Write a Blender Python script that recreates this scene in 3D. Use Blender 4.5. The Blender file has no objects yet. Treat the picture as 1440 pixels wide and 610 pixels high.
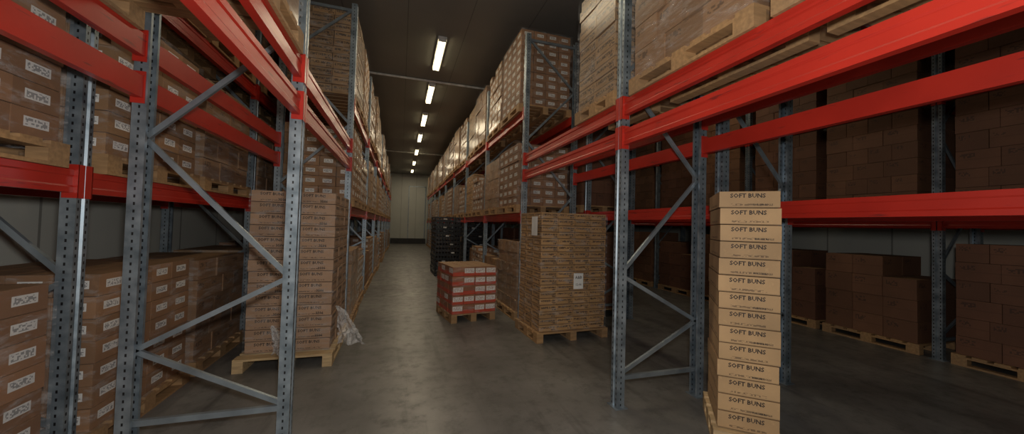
import bpy, math, random
from mathutils import Vector, Matrix
random.seed(7)
sc=bpy.context.scene
try: sc.view_settings.view_transform='Standard'
except Exception: pass

# ---------------------------------------------------------------- node helper
class NT:
    def __init__(s,name):
        s.mat=bpy.data.materials.new(name); s.mat.use_nodes=True
        s.t=s.mat.node_tree; s.b=s.t.nodes['Principled BSDF']; s.out=s.t.nodes['Material Output']
    def n(s,typ,**kw):
        x=s.t.nodes.new(typ)
        for k,v in kw.items(): setattr(x,k,v)
        return x
    def l(s,a,b): s.t.links.new(a,b)
    def put(s,sock,v):
        if isinstance(v,bpy.types.NodeSocket): s.l(v,sock)
        elif isinstance(v,tuple) and len(v)==3 and len(sock.default_value)==4: sock.default_value=(*v,1)
        else: sock.default_value=v
    def m(s,op,a,b=0.0,c=None):
        x=s.n('ShaderNodeMath',operation=op); s.put(x.inputs[0],a); s.put(x.inputs[1],b)
        if c is not None: s.put(x.inputs[2],c)
        return x.outputs[0]
    def uv(s):
        tc=s.n('ShaderNodeTexCoord'); sp=s.n('ShaderNodeSeparateXYZ'); s.l(tc.outputs['UV'],sp.inputs[0])
        return sp.outputs[0],sp.outputs[1]
    def comb(s,a,b,c=0.0):
        x=s.n('ShaderNodeCombineXYZ'); s.put(x.inputs[0],a); s.put(x.inputs[1],b); s.put(x.inputs[2],c); return x.outputs[0]
    def white(s,vec):
        x=s.n('ShaderNodeTexWhiteNoise',noise_dimensions='3D'); s.l(vec,x.inputs['Vector']); return x.outputs['Value']
    def noise(s,scale=5,detail=3,stretch=None,src='Object',rough=.5,off=None):
        tc=s.n('ShaderNodeTexCoord'); v=tc.outputs[src]
        mp=s.n('ShaderNodeMapping'); s.l(v,mp.inputs[0])
        if stretch: mp.inputs['Scale'].default_value=stretch
        x=s.n('ShaderNodeTexNoise'); s.l(mp.outputs[0],x.inputs['Vector'])
        x.inputs['Scale'].default_value=scale; x.inputs['Detail'].default_value=detail; x.inputs['Roughness'].default_value=rough
        return x.outputs[0]
    def mix(s,f,a,b,mode='MIX'):
        x=s.n('ShaderNodeMixRGB',blend_type=mode); s.put(x.inputs[0],f); s.put(x.inputs[1],a); s.put(x.inputs[2],b); return x.outputs[0]
    def rng(s,v,a,b,c,d):
        x=s.n('ShaderNodeMapRange'); s.put(x.inputs[0],v)
        for i,q in enumerate((a,b,c,d)): x.inputs[i+1].default_value=q
        return x.outputs[0]
    def bump(s,h,strength=.2,dist=.01):
        x=s.n('ShaderNodeBump'); s.put(x.inputs['Height'],h); x.inputs['Strength'].default_value=strength; x.inputs['Distance'].default_value=dist
        s.l(x.outputs[0],s.b.inputs['Normal'])
    def col(s,v): s.put(s.b.inputs['Base Color'],v)
    def set(s,**kw):
        for k,v in kw.items(): s.put(s.b.inputs[k.replace('_',' ')],v)

def simple(name,c,rough=.6,metal=0,var=.25,scale=6,bump=.1):
    N=NT(name); nz=N.noise(scale,4)
    N.col(N.mix(N.rng(nz,.3,.7,0,1),tuple(x*(1-var) for x in c),tuple(min(1,x*(1+var)) for x in c)))
    N.set(Roughness=rough,Metallic=metal)
    if bump: N.bump(nz,bump,.005)
    return N.mat

def carton(name,base,kind='plain',haze_glint=.0,rough=.7,coat=0.0,var=True,lo=.72):
    N=NT(name); x,y=N.uv()
    fu=N.m('FRACT',x); fv=N.m('FRACT',y); iu=N.m('FLOOR',x); iv=N.m('FLOOR',y)
    rid=N.white(N.comb(iu,iv,3.3)); rid2=N.white(N.comb(iu,iv,9.1))
    c=N.mix(rid,tuple(v*lo for v in base),tuple(min(1,v*1.13) for v in base))
    nz=N.noise(3.5,4); c=N.mix(N.rng(nz,.35,.7,0,.4),c,tuple(v*.55 for v in base))
    scuff=N.noise(14,5,rough=.7); c=N.mix(N.rng(scuff,.58,.72,0,.3),c,tuple(min(1,v*1.5) for v in base))
    def rect(u0,u1,v0,v1):
        a=N.m('MULTIPLY',N.m('GREATER_THAN',fu,u0),N.m('LESS_THAN',fu,u1))
        b=N.m('MULTIPLY',N.m('GREATER_THAN',fv,v0),N.m('LESS_THAN',fv,v1)); return N.m('MULTIPLY',a,b)
    def chars(nu,nv,th):
        w=N.white(N.comb(N.m('FLOOR',N.m('MULTIPLY',fu,nu)),N.m('FLOOR',N.m('MULTIPLY',fv,nv)),rid)); return N.m('GREATER_THAN',w,th)
    ink=(.035,.022,.018)
    def paint(mask,col,f=1.0):
        nonlocal c; c=N.mix(N.m('MULTIPLY',mask,f),c,col)
    if kind=='plain':
        paint(rect(0,1,.47,.53),tuple(v*.75 for v in base),.6)
        paint(N.m('MULTIPLY',rect(.1,.45,.6,.85),chars(22,14,.55)),ink,.6)
    if kind=='label':
        paint(rect(.24,.78,.34,.72),(.74,.73,.71),.95)
        paint(N.m('MULTIPLY',rect(.28,.74,.4,.66),chars(30,16,.5)),(.12,.12,.13),.7)
    if kind=='print':
        paint(N.m('MULTIPLY',rect(.06,.94,.50,.80),chars(34,7,.36)),ink,.85)
        paint(N.m('MULTIPLY',rect(.70,.95,.18,.42),chars(30,6,.3)),ink,.8)
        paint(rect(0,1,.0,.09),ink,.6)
    if kind=='red':
        paint(rect(.0,1,.0,.44),(.50,.055,.02),.95)
        paint(rect(.06,.94,.32,.84),(.76,.74,.72),N.m('GREATER_THAN',rid2,.38))
        paint(N.m('MULTIPLY',rect(.12,.88,.38,.78),chars(26,14,.6)),(.30,.08,.07),.6)
    if kind=='tan':
        paint(N.m('MULTIPLY',rect(.2,.8,.12,.24),chars(40,14,.4)),ink,.6)
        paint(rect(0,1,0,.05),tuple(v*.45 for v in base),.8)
    if haze_glint>0:
        st=N.noise(2.2,5,stretch=(1,1,7),rough=.65)
        c=N.mix(N.rng(st,.5,.78,0,haze_glint),c,(.60,.56,.50))  # plastic haze plus film highlights painted into the base colour as pale streaks
    if var:
        oi=N.n('ShaderNodeObjectInfo')
        k=N.rng(oi.outputs['Random'],0,1,.78,1.14)
        hsv=N.n('ShaderNodeHueSaturation'); N.put(hsv.inputs['Value'],k); N.put(hsv.inputs['Hue'],N.rng(oi.outputs['Random'],0,1,.493,.505)); N.l(c,hsv.inputs['Color']); c=hsv.outputs[0]
    N.col(c); N.set(Roughness=rough)
    if coat>0:
        N.set(Coat_Weight=coat,Coat_Roughness=.22)
        nb=N.noise(7,5,stretch=(1,1,3)); N.bump(nb,.5,.02)
    else:
        nb=N.noise(30,2); N.bump(nb,.08,.003)
    return N.mat

M={}
M['c_plain']=carton('carton_plain',(.30,.165,.08),'plain')
M['c_plain_wrap']=carton('carton_wrapped',(.31,.175,.085),'plain',haze_glint=.30,coat=.6)
M['c_label']=carton('carton_labelled',(.31,.165,.08),'label')
M['c_label_wrap']=carton('carton_labelled_wrapped',(.34,.19,.095),'label',haze_glint=.28,coat=.6)
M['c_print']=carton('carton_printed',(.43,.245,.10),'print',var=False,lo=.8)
M['c_print_wrap']=carton('carton_printed_wrapped',(.33,.20,.10),'print',haze_glint=.22,coat=.5)
M['c_red']=carton('carton_red_print',(.36,.15,.07),'red',coat=.3,var=False)
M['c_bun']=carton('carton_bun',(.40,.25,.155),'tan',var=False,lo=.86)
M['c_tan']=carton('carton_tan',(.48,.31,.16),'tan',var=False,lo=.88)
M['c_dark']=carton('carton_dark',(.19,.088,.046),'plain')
M['c_top']=simple('carton_top',(.30,.175,.088),.75,var=.15)
M['ink']=simple('ink',(.035,.024,.02),.7,bump=0)
M['paper']=carton('paper_sheet',(.75,.75,.74),'none',var=False,lo=.95)
def wood(name,c):
    N=NT(name); nz=N.noise(6,5,stretch=(1,6,6)); n2=N.noise(1.5,2)
    cc=N.mix(N.rng(nz,.35,.7,0,1),tuple(v*.65 for v in c),c); cc=N.mix(N.rng(n2,.4,.7,0,.4),cc,(.16,.12,.09))
    N.col(cc); N.set(Roughness=.75); N.bump(nz,.25,.004); return N.mat
M['wood']=wood('pallet_wood',(.46,.27,.12))
M['wood_pale']=wood('pallet_wood_pale',(.66,.47,.25))
N=NT('galvanised_upright'); x,y=N.uv()
nz=N.noise(9,4); base=N.mix(N.rng(nz,.3,.7,0,1),(.16,.205,.245),(.36,.42,.475))
fz=N.m('FRACT',N.m('MULTIPLY',y,20.0))
h1=N.m('LESS_THAN',N.m('ABSOLUTE',N.m('SUBTRACT',fz,.5)),.2); h2=N.m('LESS_THAN',N.m('ABSOLUTE',x),.0055)
hole=N.m('MULTIPLY',h1,h2); N.col(N.mix(hole,base,(.008,.008,.01)))
N.set(Metallic=N.m('SUBTRACT',.65,N.m('MULTIPLY',hole,.65)),Roughness=N.rng(nz,.3,.7,.35,.5)); M['steel']=N.mat
M['brace']=simple('galvanised_brace',(.25,.295,.335),.42,.6)
N=NT('beam_red'); nz=N.noise(2.5,5); sc2=N.noise(40,2,stretch=(1,.1,1))
cc=N.mix(N.rng(nz,.4,.75,0,.5),(.47,.026,.015),(.27,.013,.009)); cc=N.mix(N.rng(sc2,.66,.72,0,.6),cc,(.08,.02,.02))
N.col(cc); N.set(Roughness=.36,Coat_Weight=.2,Coat_Roughness=.22); M['red']=N.mat
M['black']=simple('black_plastic',(.014,.015,.018),.35,scale=12)
M['white']=simple('white_plastic',(.6,.6,.6),.5,bump=0)
M['galv_dark']=simple('dark_rubber',(.03,.03,.032),.6)
def film(name,lo,hi,th=.45):
    N=NT(name); N.col((.85,.86,.88)); N.set(Roughness=.12)
    nz=N.noise(5,6,stretch=(1,1,3.5),rough=.7); N.bump(nz,1.0,.035)
    tr=N.n('ShaderNodeBsdfTransparent'); mx=N.n('ShaderNodeMixShader')
    N.put(mx.inputs[0],N.rng(nz,th,.75,lo,hi)); N.l(tr.outputs[0],mx.inputs[1]); N.l(N.b.outputs[0],mx.inputs[2]); N.l(mx.outputs[0],N.out.inputs[0])
    return N.mat
M['film']=film('stretch_film',.02,.36,.5); M['film2']=film('stretch_film_loose',.35,.85)

# ---------------------------------------------------------------- mesh builder
class MB:
    def __init__(s): s.v=[];s.f=[];s.m=[];s.uv=[];s.mats=[]
    def mi(s,k):
        if k not in s.mats: s.mats.append(k)
        return s.mats.index(k)
    def face(s,pts,mat,uvs=None):
        i=len(s.v); s.v+= [tuple(p) for p in pts]; s.f.append(tuple(range(i,i+len(pts)))); s.m.append(s.mi(mat))
        s.uv+= uvs if uvs else [(0,0)]*len(pts)
    def box(s,x0,x1,y0,y1,z0,z1,side,top=None,rot=0,piv=(0,0),idx=None):
        top=top or side
        P=[(x0,y0),(x1,y0),(x1,y1),(x0,y1)]
        if rot:
            c,n=math.cos(rot),math.sin(rot)
            P=[(piv[0]+(a-piv[0])*c-(b-piv[1])*n, piv[1]+(a-piv[0])*n+(b-piv[1])*c) for a,b in P]
        I=idx if idx is not None else (random.randint(0,200),random.randint(0,200))
        e=.0005
        for k in range(4):
            a,b=P[k],P[(k+1)%4]
            U=[(I[0]+e+k*211,I[1]+e),(I[0]+1-e+k*211,I[1]+e),(I[0]+1-e+k*211,I[1]+1-e),(I[0]+e+k*211,I[1]+1-e)]
            s.face([(*a,z0),(*b,z0),(*b,z1),(*a,z1)],side,U)
        s.face([(*p,z1) for p in P],top); s.face([(*p,z0) for p in P[::-1]],top)
    def bar(s,p,q,w,h,mat):
        p,q=Vector(p),Vector(q); d=(q-p).normalized(); up=Vector((0,1,0)) if abs(d.y)<.9 else Vector((1,0,0))
        a=d.cross(up).normalized()*w/2; b=d.cross(a).normalized()*h/2
        c=[-a-b,a-b,a+b,-a+b]
        for k in range(4): s.face([p+c[k],q+c[k],q+c[(k+1)%4],p+c[(k+1)%4]],mat)
        s.face([p+c[k] for k in range(4)],mat); s.face([q+c[k] for k in (3,2,1,0)],mat)
    def extr(s,prof,axis,a,b,mat,closed=True):
        n=len(prof); rngk=n if closed else n-1
        for k in range(rngk):
            p,q=prof[k],prof[(k+1)%n]
            s.face([(p[0],a,p[1]),(q[0],a,q[1]),(q[0],b,q[1]),(p[0],b,p[1])],mat)
        if closed:
            s.face([(p[0],a,p[1]) for p in prof],mat); s.face([(p[0],b,p[1]) for p in prof[::-1]],mat)
    def mesh(s,name):
        me=bpy.data.meshes.new(name); me.from_pydata(s.v,[],s.f)
        for k in s.mats: me.materials.append(M[k])
        me.polygons.foreach_set('material_index',s.m)
        u=me.uv_layers.new(name='UVMap'); flat=[c for t in s.uv for c in t]; u.data.foreach_set('uv',flat); me.update(); return me
    def obj(s,name,loc=(0,0,0),rot=0):
        return place(s.mesh(name),name,loc,rot)
def place(me,name,loc,rot=0):
    o=bpy.data.objects.new(name,me); sc.collection.objects.link(o); o.location=loc; o.rotation_euler[2]=rot; return o

_tc={}
def text2d(t,size,bold=.012):
    k=(t,size)
    if k in _tc: return _tc[k]
    cu=bpy.data.curves.new('t','FONT'); cu.body=t; cu.size=size; cu.resolution_u=1; cu.offset=bold*size; cu.align_x='CENTER'
    o=bpy.data.objects.new('t',cu); sc.collection.objects.link(o)
    dg=bpy.context.evaluated_depsgraph_get(); dg.update(); me=o.evaluated_get(dg).to_mesh()
    vs=[(v.co.x,v.co.y) for v in me.vertices]; fs=[tuple(p.vertices) for p in me.polygons]
    o.evaluated_get(dg).to_mesh_clear(); bpy.data.objects.remove(o); bpy.data.curves.remove(cu)
    _tc[k]=(vs,fs); return _tc[k]
def addtext(mb,t,size,org,ux,bold=.012,mat='ink'):
    vs,fs=text2d(t,size,bold); O=Vector(org); U=Vector(ux)
    for f in fs: mb.face([O+U*vs[i][0]+Vector((0,0,vs[i][1])) for i in f],mat)

# ---------------------------------------------------------------- pallet + loads
def pallet(mb,w,d,mat='wood',z=0,cx=0,cy=0):
    x0,y0=cx-w/2,cy-d/2
    n=7 if d>1 else 5; bw=d/n*.74
    for i in range(n):
        y=y0+(d-bw)*i/(n-1); mb.box(x0,x0+w,y,y+bw,z+.122,z+.144,mat)
    for i in range(3):
        x=x0+(w-.1)*i/2; mb.box(x,x+.1,y0,y0+d,z+.1,z+.122,mat)
        mb.box(x,x+.1,y0,y0+d,z,z+.022,mat)
        for j in range(3):
            y=y0+(d-.14)*j/2; mb.box(x,x+.1,y,y+.14,z+.022,z+.1,mat)
def shell(mb,w,d,z0,z1,mat='film'):
    nx,nz=10,14; A=.006
    rs=random.Random(3)
    def ring(z):
        pts=[]
        cs=[(-w/2,-d/2),(w/2,-d/2),(w/2,d/2),(-w/2,d/2)]
        for k in range(4):
            a,b=cs[k],cs[(k+1)%4]
            for i in range(nx):
                t=i/nx; off=rs.uniform(0,A) if i else 0
                nxn=(b[1]-a[1]); nyn=-(b[0]-a[0]); L=math.hypot(nxn,nyn)
                pts.append((a[0]+(b[0]-a[0])*t+nxn/L*off,a[1]+(b[1]-a[1])*t+nyn/L*off,z))
        return pts
    R=[ring(z0+(z1-z0)*k/nz) for k in range(nz+1)]; n=len(R[0])
    for k in range(nz):
        for i in range(n): mb.face([R[k][i],R[k][(i+1)%n],R[k+1][(i+1)%n],R[k+1][i]],mat)
def stack(mb,w,d,z0,bh,rows,nx,ny,side,top='c_top',jit=.004,alt=False,skip=0.0,cx=0,cy=0,g=.003):
    for r in range(rows):
        ax,ay=(nx,ny)
        if alt and r%2: ax,ay=max(1,nx-1),max(1,ny+1)
        ox,oy=random.uniform(-jit,jit),random.uniform(-jit,jit)
        for i in range(ax):
            for j in range(ay):
                if 0<i<ax-1 and 0<j<ay-1 and r<rows-1: continue
                if r==rows-1 and random.random()<skip: continue
                jx,jy=random.uniform(-jit,jit)*.6,random.uniform(-jit,jit)*.6
                xa=cx-w/2+w*i/ax+g+ox+jx; xb=cx-w/2+w*(i+1)/ax-g+ox+jx
                ya=cy-d/2+d*j/ay+g+oy+jy; yb=cy-d/2+d*(j+1)/ay-g+oy+jy
                mb.box(xa,xb,ya,yb,z0+r*bh+.001,z0+(r+1)*bh-.004,side,top)
def make_load(name,w,d,bh,rows,nx,ny,side,alt=False,film_=True,skip=0,wood_='wood',jit=.005):
    mb=MB(); pallet(mb,w,d,wood_); stack(mb,w-.06,d-.06,.146,bh,rows,nx,ny,side,alt=alt,skip=skip,jit=jit)
    if film_: shell(mb,w-.02,d-.02,.10,.146+bh*(rows-(1 if skip else 0))+.004)
    return mb.mesh(name)

LV={}
LV['label_top']=make_load('load_label_top',1.02,1.2,.15,9,4,4,'c_label',film_=True)
LV['label_top_w']=make_load('load_label_top_w',1.02,1.2,.15,9,4,4,'c_label_wrap',skip=.3,jit=.014)
LV['plain_top']=make_load('load_plain_top',1.02,1.2,.23,6,3,3,'c_plain_wrap',alt=True,jit=.014)
LV['print_top']=make_load('load_print_top',1.02,1.2,.12,11,3,3,'c_print_wrap',jit=.008,skip=.2)
LV['print_narrow']=make_load('load_print_narrow',1.02,.80,.12,11,3,2,'c_print_wrap',jit=.006)
LV['label_mid']=make_load('load_label_mid',1.02,1.2,.155,7,4,4,'c_label')
LV['label_mid_w']=make_load('load_label_mid_w',1.02,1.2,.155,6,4,4,'c_label_wrap',jit=.014,skip=.2)
LV['plain_mid']=make_load('load_plain_mid',1.02,1.2,.21,5,3,3,'c_plain_wrap',alt=True,jit=.012)
LV['print_mid']=make_load('load_print_mid',1.02,1.2,.12,9,3,3,'c_print',film_=True)
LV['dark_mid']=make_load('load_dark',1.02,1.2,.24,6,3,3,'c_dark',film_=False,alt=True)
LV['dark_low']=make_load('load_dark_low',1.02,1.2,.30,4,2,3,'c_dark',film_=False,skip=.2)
LV['plain_low']=make_load('load_plain_low',1.02,1.2,.26,3,2,3,'c_plain',film_=False,skip=.3)
def put_load(k,x,y,z,rot=0): return place(LV[k],'carton_pallet_load',(x,y,z),rot)

# ---------------------------------------------------------------- racks
def upright(mb,x,y,sx,H):
    pr=[(.08,.028),(.08,.05),(0,.05),(0,.016),(.013,.009),(.013,-.009),(0,-.016),(0,-.05),(.08,-.05),(.08,-.028)]
    for k in range(len(pr)-1):
        p,q=pr[k],pr[k+1]; L=math.hypot(p[0]-q[0],p[1]-q[1])
        hol=k in(2,6,1,7); off=0 if hol else 5
        a=(x+sx*p[0],y+p[1]); b=(x+sx*q[0],y+q[1])
        mb.face([(*a,0.006),(*b,0.006),(*b,H),(*a,H)],'steel',[(off-L/2,0),(off+L/2,0),(off+L/2,H),(off-L/2,H)])
    mb.box(x+sx*.04-.065,x+sx*.04+.065,y-.075,y+.075,0,.006,'steel')
def beam(mb,x,sx,ya,yb,zt,h=.13):
    t=.05
    pr=[(0,0),(0,.035),(.006,.045),(.006,h-.045),(0,h-.035),(0,h),(t,h),(t,0)]
    pr=[(x+sx*(a+.012),zt-h+b) for a,b in pr]
    mb.extr(pr,'y',ya+.052,yb-.052,'red')
    for yy,s in((ya,1),(yb,-1)):
        y0,y1=sorted((yy+s*.006,yy+s*.056)); 
        xa,xb=sorted((x-sx*.008,x-sx*.003)); mb.box(xa,xb,y0,y1,zt-h-.035,zt+.035,'red')
        y0,y1=sorted((yy+s*.051,yy+s*.057)); xa,xb=sorted((x-sx*.008,x+sx*.07)); mb.box(xa,xb,y0,y1,zt-h-.035,zt+.035,'red')
def rack(name,xf,sx,ys,levels,H=4.95,depth=1.0,sign=False):
    mb=MB(); xr=xf+sx*depth
    for y in ys:
        upright(mb,xf,y,sx,H); upright(mb,xr,y,-sx,H)
        zz=[.28,.74,1.22,2.18,3.12,4.06,4.9]; a=xf+sx*.05; b=xr-sx*.05
        mb.bar((a,y,.26),(b,y,.26),.04,.03,'brace'); mb.bar((a,y,4.86),(b,y,4.86),.04,.03,'brace')
        for k in range(len(zz)-1):
            p,q=((a,b) if k%2==0 else (b,a)); mb.bar((p,y+.012,zz[k]),(q,y+.012,zz[k+1]),.035,.025,'brace')
    for i in range(len(ys)-1):
        for z in levels[i]:
            beam(mb,xf,sx,ys[i],ys[i+1],z,.145); beam(mb,xr,-sx,ys[i],ys[i+1],z,.145)
    if sign: mb.box(xr-.05,xr+.01,ys[1]-.066,ys[1]-.063,2.75,2.81,'white')
    return mb.obj(name)
DB=[2.58,2.86]
nb=10
YR=[.1+2.8*i for i in range(nb+1)]
YL=[.25+2.8*i for i in range(nb+1)]
XR=1.95; XL=-.73
rack('pallet_rack',XR,1,YR,[DB,DB]+[[1.88,3.66]]*(nb-2),sign=True)
rack('pallet_rack',XL,-1,YL,[DB,DB]+[[1.88,3.50]]*(nb-2))
rack('pallet_rack',XL-1.25,-1,YL,[[1.93,3.50]]*nb)
rack('pallet_rack',3.17,1,YR,[[1.93,3.66]]*nb)
rack('pallet_rack',7.0,1,YR,[[1.93,3.66]]*nb)

cx=XR+.5
tops=['label_top','label_top_w','plain_top','print_top','label_top_w','plain_top','label_top_w','print_top']
mids=['label_mid','plain_mid','label_mid_w','print_mid','label_mid_w','plain_mid']
for b in range(2,nb):
    for s in range(2):
        y=YR[b]+.05+.72+s*1.3; k=(b-2)*2+s
        put_load(tops[k%8] ,cx+random.uniform(-.06,.02),y,3.662,random.uniform(-.025,.025))
        put_load(mids[k%6],cx+random.uniform(-.06,.02),y,1.882,random.uniform(-.025,.025))
put_load('print_narrow',cx,YR[1]+.50,2.862)
put_load('plain_top',cx,YR[0]+.75,2.862); put_load('plain_top',cx,YR[0]+2.05,2.862)
mb=MB(); pallet(mb,1.0,1.2); stack(mb,.9,1.1,.146,.205,6,3,4,'c_plain_wrap',jit=.01,alt=True); shell(mb,.94,1.14,.14,1.38)
mb.obj('carton_pallet_load',(2.42,6.55,0),.04)
put_load('plain_low',2.45,8.0,0); put_load('label_mid_w',2.45,9.3,0,.03)
put_load('plain_low',2.6,10.6,0)
for b in range(4,nb):
    for s in range(2):
        if b==4 and s==0: continue
        put_load(random.choice(['plain_mid','dark_mid','label_mid']),cx,YR[b]+.77+s*1.3,0)
for b in range(0,nb-3):
    for s in range(2):
        y=YR[b]+.77+s*1.3
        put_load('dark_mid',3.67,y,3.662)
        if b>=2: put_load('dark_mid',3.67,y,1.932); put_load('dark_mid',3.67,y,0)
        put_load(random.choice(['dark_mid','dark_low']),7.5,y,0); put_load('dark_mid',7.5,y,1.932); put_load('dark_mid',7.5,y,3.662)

lx=XL-.5
for b in range(2,nb):
    for s in range(2):
        y=YL[b]+.77+s*1.3; k=(b-2)*2+s
        put_load((['print_top']+tops)[k%9],lx+random.uniform(-.02,.06),y,3.502,random.uniform(-.025,.025))
        put_load((['label_mid','label_mid_w','plain_mid','label_mid_w','print_mid'])[k%5],lx+random.uniform(-.02,.06),y,1.882,random.uniform(-.025,.025))
        put_load(['plain_mid','label_mid_w','plain_low','label_mid'][k%4],lx+random.uniform(-.02,.06),y,0,random.uniform(-.02,.02))
put_load('label_top_w',lx,YL[0]+.77,2.862); put_load('plain_top',lx,YL[0]+2.07,2.862)
for b in range(0,4):
    for s in range(2):
        y=YL[b]+.77+s*1.3
        for z,k in((0,'label_mid'),(1.932,'label_mid'),(3.502,'plain_top')): put_load(k if (b+s)%2 else k.replace('label_mid','plain_mid'),XL-1.75,y,z)

def bun_stack(name,w,d,bh,rows,nx,ny,side,texts,loc,rot,base=.15,wood_='wood_pale',film_=False,pw=None,pd=None,tsize=.05,pcy=0,bold=.03):
    mb=MB(); pallet(mb,pw or w+.06,pd or d+.1,wood_,cy=pcy)
    rs=random.Random(5)
    for r in range(rows):
        z=base+r*bh
        for i in range(nx):
            for j in range(ny):
                o=rs.uniform(-.005,.005); o2=rs.uniform(-.004,.004)
                xa=-w/2+w*i/nx+.002+o; xb=-w/2+w*(i+1)/nx-.002+o; ya=-d/2+d*j/ny+.002+o2; yb=-d/2+d*(j+1)/ny-.002+o2
                mb.box(xa,xb,ya,yb,z+.001,z+bh-.0045,side,'c_top')
                if j==0:
                    addtext(mb,texts[0],tsize,((xa+xb)/2-.01,ya-.0015,z+bh*.60),(1,0,0),bold)
                    if r%2: addtext(mb,texts[1],tsize*texts[2],((xa+xb)/2+.09,ya-.0015,z+bh*.14),(1,0,0),bold)
                if i==nx-1: addtext(mb,texts[0],tsize,(xb+.0015,(ya+yb)/2,z+bh*.58),(0,1,0),bold)
    if film_: shell(mb,w+.03,d+.03,base-.03,base+rows*bh+.004)
    return mb.obj(name,loc,rot)
bun_stack('bun_carton_pallet_load',.86,1.12,.1305,14,2,3,'c_bun',('SOFT BUNS','3506',.9),(-1.17,5.22,0),0,film_=True,pw=.96,pd=1.3,tsize=.046,pcy=-.07,bold=.025)
ang=math.radians(-40); w2,d2=.40,.60
lc=Vector((-w2/2,-d2/2,0)); R_=Matrix.Rotation(ang,3,'Z')
bun_stack('bun_carton_pallet_load',w2,d2,.130,14,1,1,'c_tan',('SOFT BUNS','BURGER ROLLS',.4),Vector((2.385,2.17,0))-R_@lc,ang,tsize=.045)

mb=MB(); pallet(mb,1.18,.86)
stack(mb,1.09,.80,.146,.0955,18,4,3,'c_print',jit=.004)
shell(mb,1.12,.83,.12,1.87)
mb.box(-.02,.14,-.432,-.430,.75,.98,'paper'); 
mb.box(-.578,-.576,-.32,-.12,1.52,1.80,'paper')
addtext(mb,'A&B',.06,(.06,-.434,.90),(1,0,0)); addtext(mb,'12-06',.045,(.06,-.434,.80),(1,0,0))
a=math.radians(3); c0=Vector((1.89,4.70,0))-Matrix.Rotation(a,3,'Z')@Vector((-.59,-.43,0))
mb.obj('printed_carton_pallet_load',c0,a)

mb=MB(); pallet(mb,.8,.92)
stack(mb,.80,.92,.146,.158,5,4,4,'c_red',jit=.008)
shell(mb,.83,.95,.12,.94)
a=math.radians(10); c0=Vector((.86,5.96,0))-Matrix.Rotation(a,3,'Z')@Vector((-.4,-.46,0))
mb.obj('red_carton_pallet_load',c0,a)

def crates(name,w,d,n,ch,mat,loc,rot):
    mb=MB()
    for k in range(n):
        z=k*ch; o=random.uniform(-.012,.012); x0,x1,y0,y1=-w/2+o,w/2+o,-d/2,d/2
        t=.02
        mb.box(x0,x1,y0,y1,z,z+.012,mat)
        for (a,b,c,e) in((x0,x1,y0,y0+t),(x0,x1,y1-t,y1),(x0,x0+t,y0,y1),(x1-t,x1,y0,y1)):
            mb.box(a,b,c,e,z+ch*.70,z+ch*.93,mat); mb.box(a,b,c,e,z+.012,z+.035,mat)
        for i in range(9):
            x=x0+(w-.03)*i/8; mb.box(x,x+.03,y0+.002,y0+.016,z+.03,z+ch*.72,mat); mb.box(x,x+.03,y1-.016,y1-.002,z+.03,z+ch*.72,mat)
            y=y0+(d-.03)*i/8; mb.box(x0+.002,x0+.016,y,y+.03,z+.03,z+ch*.72,mat); mb.box(x1-.016,x1-.002,y,y+.03,z+.03,z+ch*.72,mat)
        if k%2==1:
            q=random.uniform(.1,.7); mb.box(x0+q*w,x0+q*w+.1,y0-.003,y0-.001,z+.04,z+.08,'white'); mb.box(x0-.003,x0-.001,-.1,0,z+.04,z+.08,'white')
    return mb.obj(name,loc,rot)
crates('plastic_crate_stack',.8,1.2,14,.135,'black',(1.46,12.1,0),.03)
crates('plastic_crate_stack',.8,1.0,13,.135,'black',(2.45,11.95,0),0)

def crumple(name,loc,w,h,seed,lean):
    r=random.Random(seed); mb=MB(); nx,nz=16,16; G=[]
    for k in range(nz+1):
        row=[]
        for i in range(nx+1):
            t=k/nz; u=i/nx
            wd=w*(.12+.88*(1-t)**.8); row.append((u*wd+lean*(1-t)*.3+r.uniform(-.012,.012), math.sin(u*11+t*3)*.05*(1.2-t)+r.uniform(-.02,.02)-u*.05, t*h+r.uniform(-.01,.01)*(1 if k else 0)))
        G.append(row)
    for k in range(nz):
        for i in range(nx): mb.face([G[k][i],G[k][i+1],G[k+1][i+1],G[k+1][i]],'film2')
    return mb.obj(name,loc)
crumple('plastic_wrap_scrap',(-.70,4.74,.17),.32,.46,1,.1)
crumple('plastic_wrap_scrap',(-1.32,4.57,.15),.22,.32,4,.05)

# ---------------------------------------------------------------- room
X0,X1,Y0,Y1,H=-3.3,9.6,-4.0,30.0,5.6
N=NT('concrete_floor'); n1=N.noise(.9,6,rough=.6); n2=N.noise(5,7,rough=.72); n3=N.noise(.35,3,stretch=(2.5,.4,1)); n4=N.noise(1.4,6,stretch=(3.2,.22,1),rough=.65)
c=N.mix(N.rng(n1,.35,.68,0,1),(.095,.093,.089),(.20,.195,.185)); c=N.mix(N.rng(n2,.50,.70,0,.65),c,(.045,.044,.042)); c=N.mix(N.rng(n3,.5,.7,0,.4),c,(.23,.225,.215))
c=N.mix(N.rng(n4,.54,.66,0,.5),c,(.048,.047,.045))
N.col(c); N.set(Roughness=N.rng(n2,.3,.7,.28,.5)); N.bump(n2,.15,.004); M['floor']=N.mat
N=NT('ceiling_panel'); tc=N.n('ShaderNodeTexCoord'); sp=N.n('ShaderNodeSeparateXYZ'); N.l(tc.outputs['Object'],sp.inputs[0])
seam=N.m('LESS_THAN',N.m('FRACT',N.m('DIVIDE',sp.outputs[0],1.15)),.012); nz=N.noise(.7,3)
N.col(N.mix(N.m('MULTIPLY',seam,.7),N.mix(nz,(.15,.15,.14),(.23,.225,.21)),(.04,.04,.04))); N.set(Roughness=.45); M['ceiling']=N.mat
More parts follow.
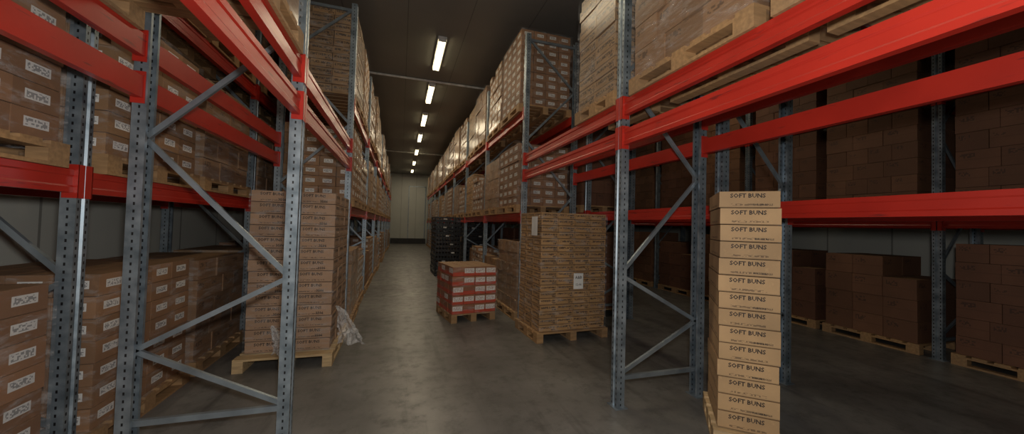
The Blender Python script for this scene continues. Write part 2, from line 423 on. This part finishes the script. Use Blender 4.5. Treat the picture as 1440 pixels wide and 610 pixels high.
def wallmat(name,ax):
    N=NT(name); tc=N.n('ShaderNodeTexCoord'); sp=N.n('ShaderNodeSeparateXYZ'); N.l(tc.outputs['Object'],sp.inputs[0])
    seam=N.m('LESS_THAN',N.m('FRACT',N.m('DIVIDE',sp.outputs[ax],1.15)),.025); nz=N.noise(.8,4)
    N.col(N.mix(N.m('MULTIPLY',seam,.7),N.mix(nz,(.44,.46,.43),(.58,.59,.54)),(.15,.15,.14))); N.set(Roughness=.5); return N.mat
M['wx']=wallmat('insulated_panel_x',0); M['wy']=wallmat('insulated_panel_y',1)
def slab(name,x0,x1,y0,y1,z0,z1,m):
    mb=MB(); mb.box(x0,x1,y0,y1,z0,z1,m); return mb.obj(name)
slab('floor',X0-.1,X1+.1,Y0-.1,Y1+.1,-.1,0,'floor'); slab('ceiling',X0-.1,X1+.1,Y0-.1,Y1+.1,H,H+.1,'ceiling')
slab('wall_back',X0,X1,Y1,Y1+.1,0,H,'wx'); slab('wall_front',X0,X1,Y0-.1,Y0,0,H,'wx')
slab('wall_left',X0-.1,X0,Y0,Y1,0,H,'wy'); slab('wall_right',X1,X1+.1,Y0,Y1,0,H,'wy')
slab('baseboard_back',-.73,2.0,29.9,29.999,0,.42,'galv_dark')
mb=MB(); mb.box(.62,1.86,29.93,29.998,.43,4.6,'wx')
for a,b,c_,d_ in((.56,.62,.43,4.66),(1.86,1.92,.43,4.66)): mb.box(a,b,29.91,29.998,c_,d_,'brace')
mb.box(.56,1.92,29.91,29.998,4.6,4.66,'brace'); mb.obj('door_1')
for i,y in enumerate((9.95,20.5)):
    mb=MB()
    r=.03; pts=[(math.cos(t)*r,math.sin(t)*r) for t in [k*math.pi/4 for k in range(8)]]
    for k in range(8):
        p,q=pts[k],pts[(k+1)%8]; mb.face([(X0,y+p[0],H-.03+p[1]),(X1,y+p[0],H-.03+p[1]),(X1,y+q[0],H-.03+q[1]),(X0,y+q[0],H-.03+q[1])],'white')
    mb.obj('ceiling_conduit')
N=NT('fluorescent_tube'); N.set(Emission_Strength=9.0); N.b.inputs['Emission Color'].default_value=(1,.84,.50,1); N.col((.9,.9,.85)); M['tube']=N.mat
def fixture(x,y,e):
    mb=MB(); mb.box(-.09,.09,-.78,.78,-.05,0,'white')
    for sx in(-.045,.045):
        pts=[(sx+math.cos(t)*.018,-.075+math.sin(t)*.018) for t in [k*math.pi/4 for k in range(8)]]
        mb.extr(pts,'y',-.74,.74,'tube')
    for yy in(-.76,.74): mb.box(-.08,.08,yy,yy+.02,-.1,-.04,'white')
    o=mb.obj('fluorescent_light',(x,y,H-.001)); 
    l=bpy.data.lights.new('tube_glow','AREA'); l.shape='RECTANGLE'; l.size=.16; l.size_y=1.5; l.energy=e; l.color=(1,.84,.60)
    lo=bpy.data.objects.new('tube_glow',l); sc.collection.objects.link(lo); lo.parent=o; lo.location=(0,0,-.11)
for y in (-1.5,1.8,5.2,8.3,10.9,13.7,16.6,20.0,23.7,27.4): fixture(.72,y,16 if y<6 else 24)
for y in (6,14): fixture(5.6,y,14)  # second-aisle fixtures added to brighten the brown boxes behind the right rack

l=bpy.data.lights.new('camera_flash','POINT'); l.energy=210; l.shadow_soft_size=.06; l.color=(1,.96,.90)
lo=bpy.data.objects.new('camera_flash',l); sc.collection.objects.link(lo); lo.location=(.05,-.05,1.85)

w=bpy.data.worlds.new('w'); sc.world=w; w.use_nodes=True; w.node_tree.nodes['Background'].inputs[0].default_value=(.5,.55,.6,1); w.node_tree.nodes['Background'].inputs[1].default_value=.3

# ---------------------------------------------------------------- camera
yaw=math.radians(17.4);p=math.radians(1.45);r=.028
rt=Vector((math.cos(yaw),-math.sin(yaw),0)); fw=Vector((math.sin(yaw)*math.cos(p),math.cos(yaw)*math.cos(p),math.sin(p))); up=rt.cross(fw)
cr=rt*math.cos(r)+up*math.sin(r); cu=up*math.cos(r)-rt*math.sin(r)
mat=Matrix((cr,cu,-fw)).transposed().to_4x4(); mat.translation=Vector((0,0,1.65))
cd=bpy.data.cameras.new('camera'); cd.sensor_width=36; cd.sensor_fit='HORIZONTAL'; cd.lens=12.5; cd.clip_start=.03
co=bpy.data.objects.new('camera',cd); sc.collection.objects.link(co); co.matrix_world=mat; sc.camera=co
